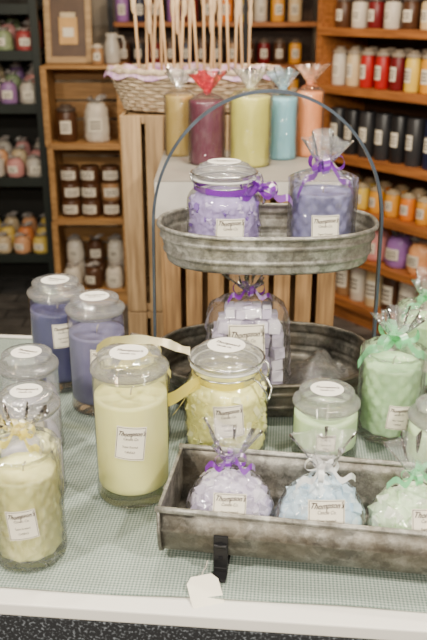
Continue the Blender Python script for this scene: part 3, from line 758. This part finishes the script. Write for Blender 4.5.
row(.32,'bag',['purple','orange','purple','peach','pink','purple','orange','peach','pink'],.055,.175,.145,.132,y=.217,where='on the low oak shelf')
row(.10,'bigpillar',['white','tan','white','cream','brown','white','cream','tan','white','brown','cream','tan'],.044,.17,.06,.10,where='on the bottom oak shelf')

# rear shelf unit
ub=thing('shelf_unit','tall dark-framed wooden shelving against the rear wall','shelving',(-.54,4.50,0),0)
BW=1.10
for z in (.15,.42,.67,.90,1.12,1.335,1.58):
    mb=MB(); mb.box((BW/2,.15,z-.011),(BW,.30,.022)); mb.build('shelf',[OAK],ub)
for x in (0,.71,BW):
    mb=MB(); mb.box((x,-.012,.85),(.028,.022,1.7)); mb.build('post',[BLACK],ub,label='black upright post')
mb=MB(); mb.box((BW/2,.31,.85),(BW,.01,1.7)); mb.build('back_panel',[wood('dark_back_board',(.07,.035,.018),(.04,.02,.01))],ub)
rg=random.Random(3)
for z,kind,r,h,names,lid in ((1.335,'jar',.036,.15,['purple','navy','brown','purple','dark red','tan','orange','yellow','white','amber','cream'],(.5,.42,.35)),(1.12,'jar',.034,.13,['brown','charcoal','dark red','brown','navy','brown','charcoal','tan','brown','dark red','brown','amber'],(.12,.09,.07)),(.90,'pillar',.034,.14,['tan','brown','cream','brown','red','dark red','tan','white','cream','brown','amber'],(.5,.5,.5))):
    for i,nme in enumerate(names):
        x=-.49+i*(1.02/len(names))
        stock(kind,cols[nme],nme,'on the rear wall shelf',(x,4.60+rg.uniform(-.01,.01),z+.0005),r,h,rg.uniform(-.2,.2),lid,'candles on the rear wall shelves')

# left dark rack
lr=thing('shelf_rack','dark green painted metal rack with bags of wax','shelving',(-1.42,3.90,0),0)
for z in (.24,.63,.98,1.22,1.42):
    mb=MB(); mb.box((.30,.16,z-.012),(.60,.32,.020)); mb.box((.30,-.003,z-.018),(.60,.008,.045)); mb.build('shelf',[DKGRN],lr,bevel=.001)
for x in (-.0,.60):
    for y in (-.0,.32):
        mb=MB(); mb.box((x,y,.80),(.035,.03,1.60)); mb.build('post',[DKGRN],lr,bevel=.001)
mb=MB(); mb.box((.3,.338,.8),(.6,.006,1.6)); mb.build('back_panel',[pmat('dark_mesh_back',(.015,.015,.013),.8)],lr)
L5=[(.24,['yellow','orange','yellow','cream','peach','yellow'],.095),(.63,['pink','cream','peach','white','pink','white'],.10),(.98,['pink','green','white','cream','purple','white'],.11),(1.22,['brown','pink','red','cream','green','red'],.10)]
rg=random.Random(8)
for z,names,h in L5:
    for rw in range(3):
        for i,nme in enumerate(names if rw!=1 else names[::-1]):
            stock('bag',tuple(min(1,c*.65+.05) for c in cols[nme]),nme,'on the dark green rack',(-1.362+i*.096,3.952+.100*rw,z-.0015),.041,h*(1+.28*rw),rg.uniform(-.3,.3),(.7,.3,.4),'bags of wax on the dark rack')

# crate shelving
def open_crate(w,d,h,loc,rz=0):
    mb=MB(); t=.012
    for k in range(3):
        y=-d/2+d/3*(k+.5); dd=d/3*.9
        mb.box((0,y,t/2),(w,dd,t)); mb.box((0,y,h-t/2),(w,dd,t))
        for sx in (-1,1): mb.box((sx*(w/2-t/2),y,h/2),(t,dd,h-2*t))
    for k in range(4): mb.box((0,d/2-.004,h/4*(k+.5)),(w-2*t,.008,h/4*.86))
    for sx in (-1,1): mb.box((sx*(w/2-.020),-d/2+.006,h/2),(.016,.012,h-2*t))
    o=mb.build('wooden_crate',[PINEH],None,loc,(0,0,rz),bevel=.001); tag(o,'honey pine crate stacked on its side as an open shelf','crate','stacked crate shelving'); return o
mb=MB(); mb.box((0,0,.034),(.36,.28,.068)); o=mb.build('plinth',[PINEH],None,(-.61,3.96,0)); tag(o,'low wooden plinth under stacked crates','plinth')
CH=.364
for i in range(3): open_crate(.375,.30,CH-.001,(-.605+(.010 if i==1 else 0),3.95,.0695+CH*i),[.02,-.02,.015][i])
zc=[.0695+CH*i+.0135 for i in range(3)]
G='stock in the stacked crates'
stock('jar',cols['brown'],'dark brown','inside a wooden crate',(-.70,3.90,zc[2]),.048,.17,0,(.08,.06,.05),G)
stock('bag',cols['white'],'white','inside a wooden crate',(-.555,3.89,zc[2]),.058,.20,0,(.8,.72,.6),G)
for k in range(9):
    cn='brown' if k not in (5,) else 'tan'
    stock('bigpillar',cols[cn],cn,'stacked inside a crate',(-.70+.098*(k%3),3.885+.004*(k//3),zc[1]+.083*(k//3)),.046,.081,rg.uniform(-.35,.35),(.85,.82,.78),G)
for k in range(9):
    cn='white' if k%3!=1 else 'brown'
    stock('bag' if k<3 else ('bigpillar' if k<6 else 'bag'),cols[cn],cn,'inside the lowest crate',(-.712+.105*(k%3),(3.860 if k<3 else 3.972),zc[0]+(.1005 if k>=6 else 0)),.044,.12 if k<3 else (.10 if k<6 else .13),rg.uniform(-.5,.5),(.6,.5,.5),G)
zt=.0695+CH*3
fr=thing('picture_frame','tan wooden frame with a candle picture leaning on crates','picture frame',(-.683,3.98,zt+.001),.0)
mb=MB(); w,h,b=.22,.33,.028
for sx in (-1,1): mb.box((sx*(w/2-b/2),0,h/2),(b,.018,h))
for z in (b/2,h-b/2): mb.box((0,0,z),(w-2*b,.018,b))
mb.build('frame',[wood('tan_frame',(.50,.34,.17),(.34,.22,.11))],fr,rot=(math.radians(-7),0,0),bevel=.002)
mb=MB(); mb.box((0,.004,h/2),(w-2*b,.004,h-2*b),0)
mb.box((0,.001,h*.44),(.085,.003,.12),1); mb.box((0,.001,h*.44+.07),(.07,.003,.022),2); mb.box((0,-.001,h*.42),(.05,.002,.04),3)
mb.build('picture',[pmat('brown_print',(.10,.055,.03),.5,var=.2),pmat('printed_candle',(.66,.38,.12),.5),pmat('printed_lid',(.70,.55,.35),.5),PAPER],fr,rot=(math.radians(-7),0,0))
stock('jar',cols['tan'],'small tan','on top of the stacked crates',(-.535,3.88,zt+.0005),.028,.09,0,(.6,.52,.42),G)
jg=thing('white_jug','white enamel jug with curved handle on stacked crates','jug',(-.475,3.95,zt+.0005),.2)
mb=MB(); mb.lathe([(0,0),(.034,0),(.037,.01),(.039,.05),(.032,.09),(.025,.115),(.030,.135),(.027,.135),(.021,.115)],32,0); WJ=pmat('white_enamel',(.5,.47,.42),.25); mb.build('jug_body',[WJ],jg)
mb=MB(); mb.tube([(.026,0,.12),(.050,0,.12),(.060,0,.09),(.055,0,.05),(.037,0,.035)],.005,0,8); mb.build('handle',[WJ],jg)

# ---------------------------------------------------------------- room
m, nt, out = newmat('slate_tile_floor')
p=N(nt,'ShaderNodeBsdfPrincipled',Roughness=.35)
tc=N(nt,'ShaderNodeTexCoord'); br=N(nt,'ShaderNodeTexBrick',Scale=2.2)
br.inputs['Color1'].default_value=(.10,.10,.10,1); br.inputs['Color2'].default_value=(.15,.145,.14,1); br.inputs['Mortar'].default_value=(.04,.04,.04,1); br.inputs['Mortar Size'].default_value=.012
no=N(nt,'ShaderNodeTexNoise',Scale=9.0,Detail=8.0); r=N(nt,'ShaderNodeValToRGB'); r.color_ramp.elements[0].position=.3; r.color_ramp.elements[1].position=.7
r.color_ramp.elements[0].color=(.35,.35,.35,1); r.color_ramp.elements[1].color=(1,1,1,1)
mx=N(nt,'ShaderNodeMixRGB',blend_type='MULTIPLY'); mx.inputs[0].default_value=.9
nt.links.new(tc.outputs['Object'],br.inputs['Vector']); nt.links.new(tc.outputs['Object'],no.inputs['Vector']); nt.links.new(no.outputs['Fac'],r.inputs[0])
nt.links.new(br.outputs['Color'],mx.inputs[1]); nt.links.new(r.outputs[0],mx.inputs[2]); nt.links.new(mx.outputs[0],p.inputs['Base Color'])
bm=N(nt,'ShaderNodeBump',Strength=.3,Distance=.005); nt.links.new(no.outputs['Fac'],bm.inputs['Height']); nt.links.new(bm.outputs[0],p.inputs['Normal'])
nt.links.new(p.outputs[0],out.inputs['Surface'])
mb=MB(); mb.box((0,2,-.02),(5.2,6.4,.04)); struct(mb.build('floor',[m]))
WALL=pmat('painted_wall',(.36,.31,.25),.8,var=.05,scale=3,bump=.1)
for nme,c,d in (('wall_back',(0,5.04,1.4),(5.2,.08,2.8)),('wall_left',(-2.56,2,1.4),(.08,6.2,2.8)),('wall_right',(2.56,2,1.4),(.08,6.2,2.8))):
    mb=MB(); mb.box(c,d); struct(mb.build(nme,[WALL]))
mb=MB(); mb.box((0,4.99,.05),(5.0,.016,.10)); struct(mb.build('baseboard_back',[WHITEP]))

# ---------------------------------------------------------------- lights
def area(loc,size,power,col,target,size_y=None):
    l=bpy.data.lights.new('ceiling_or_fill_lamp','AREA'); l.shape='RECTANGLE' if size_y else 'DISK'; l.size=size; l.energy=power; l.color=col
    if size_y: l.size_y=size_y
    o=bpy.data.objects.new('ceiling_or_fill_lamp',l); C.objects.link(o); o.location=loc  # shared by the ceiling spots and the added front fill strip
    o.rotation_euler=(Vector(target)-Vector(loc)).to_track_quat('-Z','Y').to_euler(); return o
warm=(1,.72,.44); neu=(1,.91,.76)
area((.95,.15,2.2),.10,42,neu,(.10,1.15,.85))
area((-1.05,.15,2.2),.10,40,neu,(-.1,1.1,.85))
area((.1,1.75,2.6),.10,24,neu,(.05,1.25,.9))
area((.7,1.3,2.5),.08,12,neu,(.1,1.2,.85))
area((-.75,1.3,2.5),.08,12,neu,(-.1,1.1,.85))
area((-.1,-1.0,1.9),1.2,48,neu,(0,1.2,.85),.10)  # added fill strip behind the camera, brightens wax fronts and streaks the glass
area((.4,1.5,2.6),.20,4,warm,(.05,2.1,1.0))
area((.2,2.6,2.6),.20,20,warm,(.95,3.4,.8))
area((-1.0,2.8,2.6),.20,4.5,warm,(-.9,3.9,.6))
area((0,3.4,2.6),.25,4.5,warm,(0,4.6,1.2))
w=bpy.data.worlds.new('World'); bpy.context.scene.world=w; w.use_nodes=True
bg=w.node_tree.nodes['Background']; bg.inputs[0].default_value=(1,.90,.78,1); bg.inputs[1].default_value=.055

# ---------------------------------------------------------------- camera
cd=bpy.data.cameras.new('camera'); cd.sensor_fit='VERTICAL'; cd.sensor_height=24; cd.sensor_width=16; cd.lens=30
cd.dof.use_dof=True; cd.dof.focus_distance=1.15; cd.dof.aperture_fstop=4.0
cam=bpy.data.objects.new('camera',cd); C.objects.link(cam); cam.location=(0,0,1.42); cam.rotation_euler=(math.radians(90-21.5),0,0)
bpy.context.scene.camera=cam
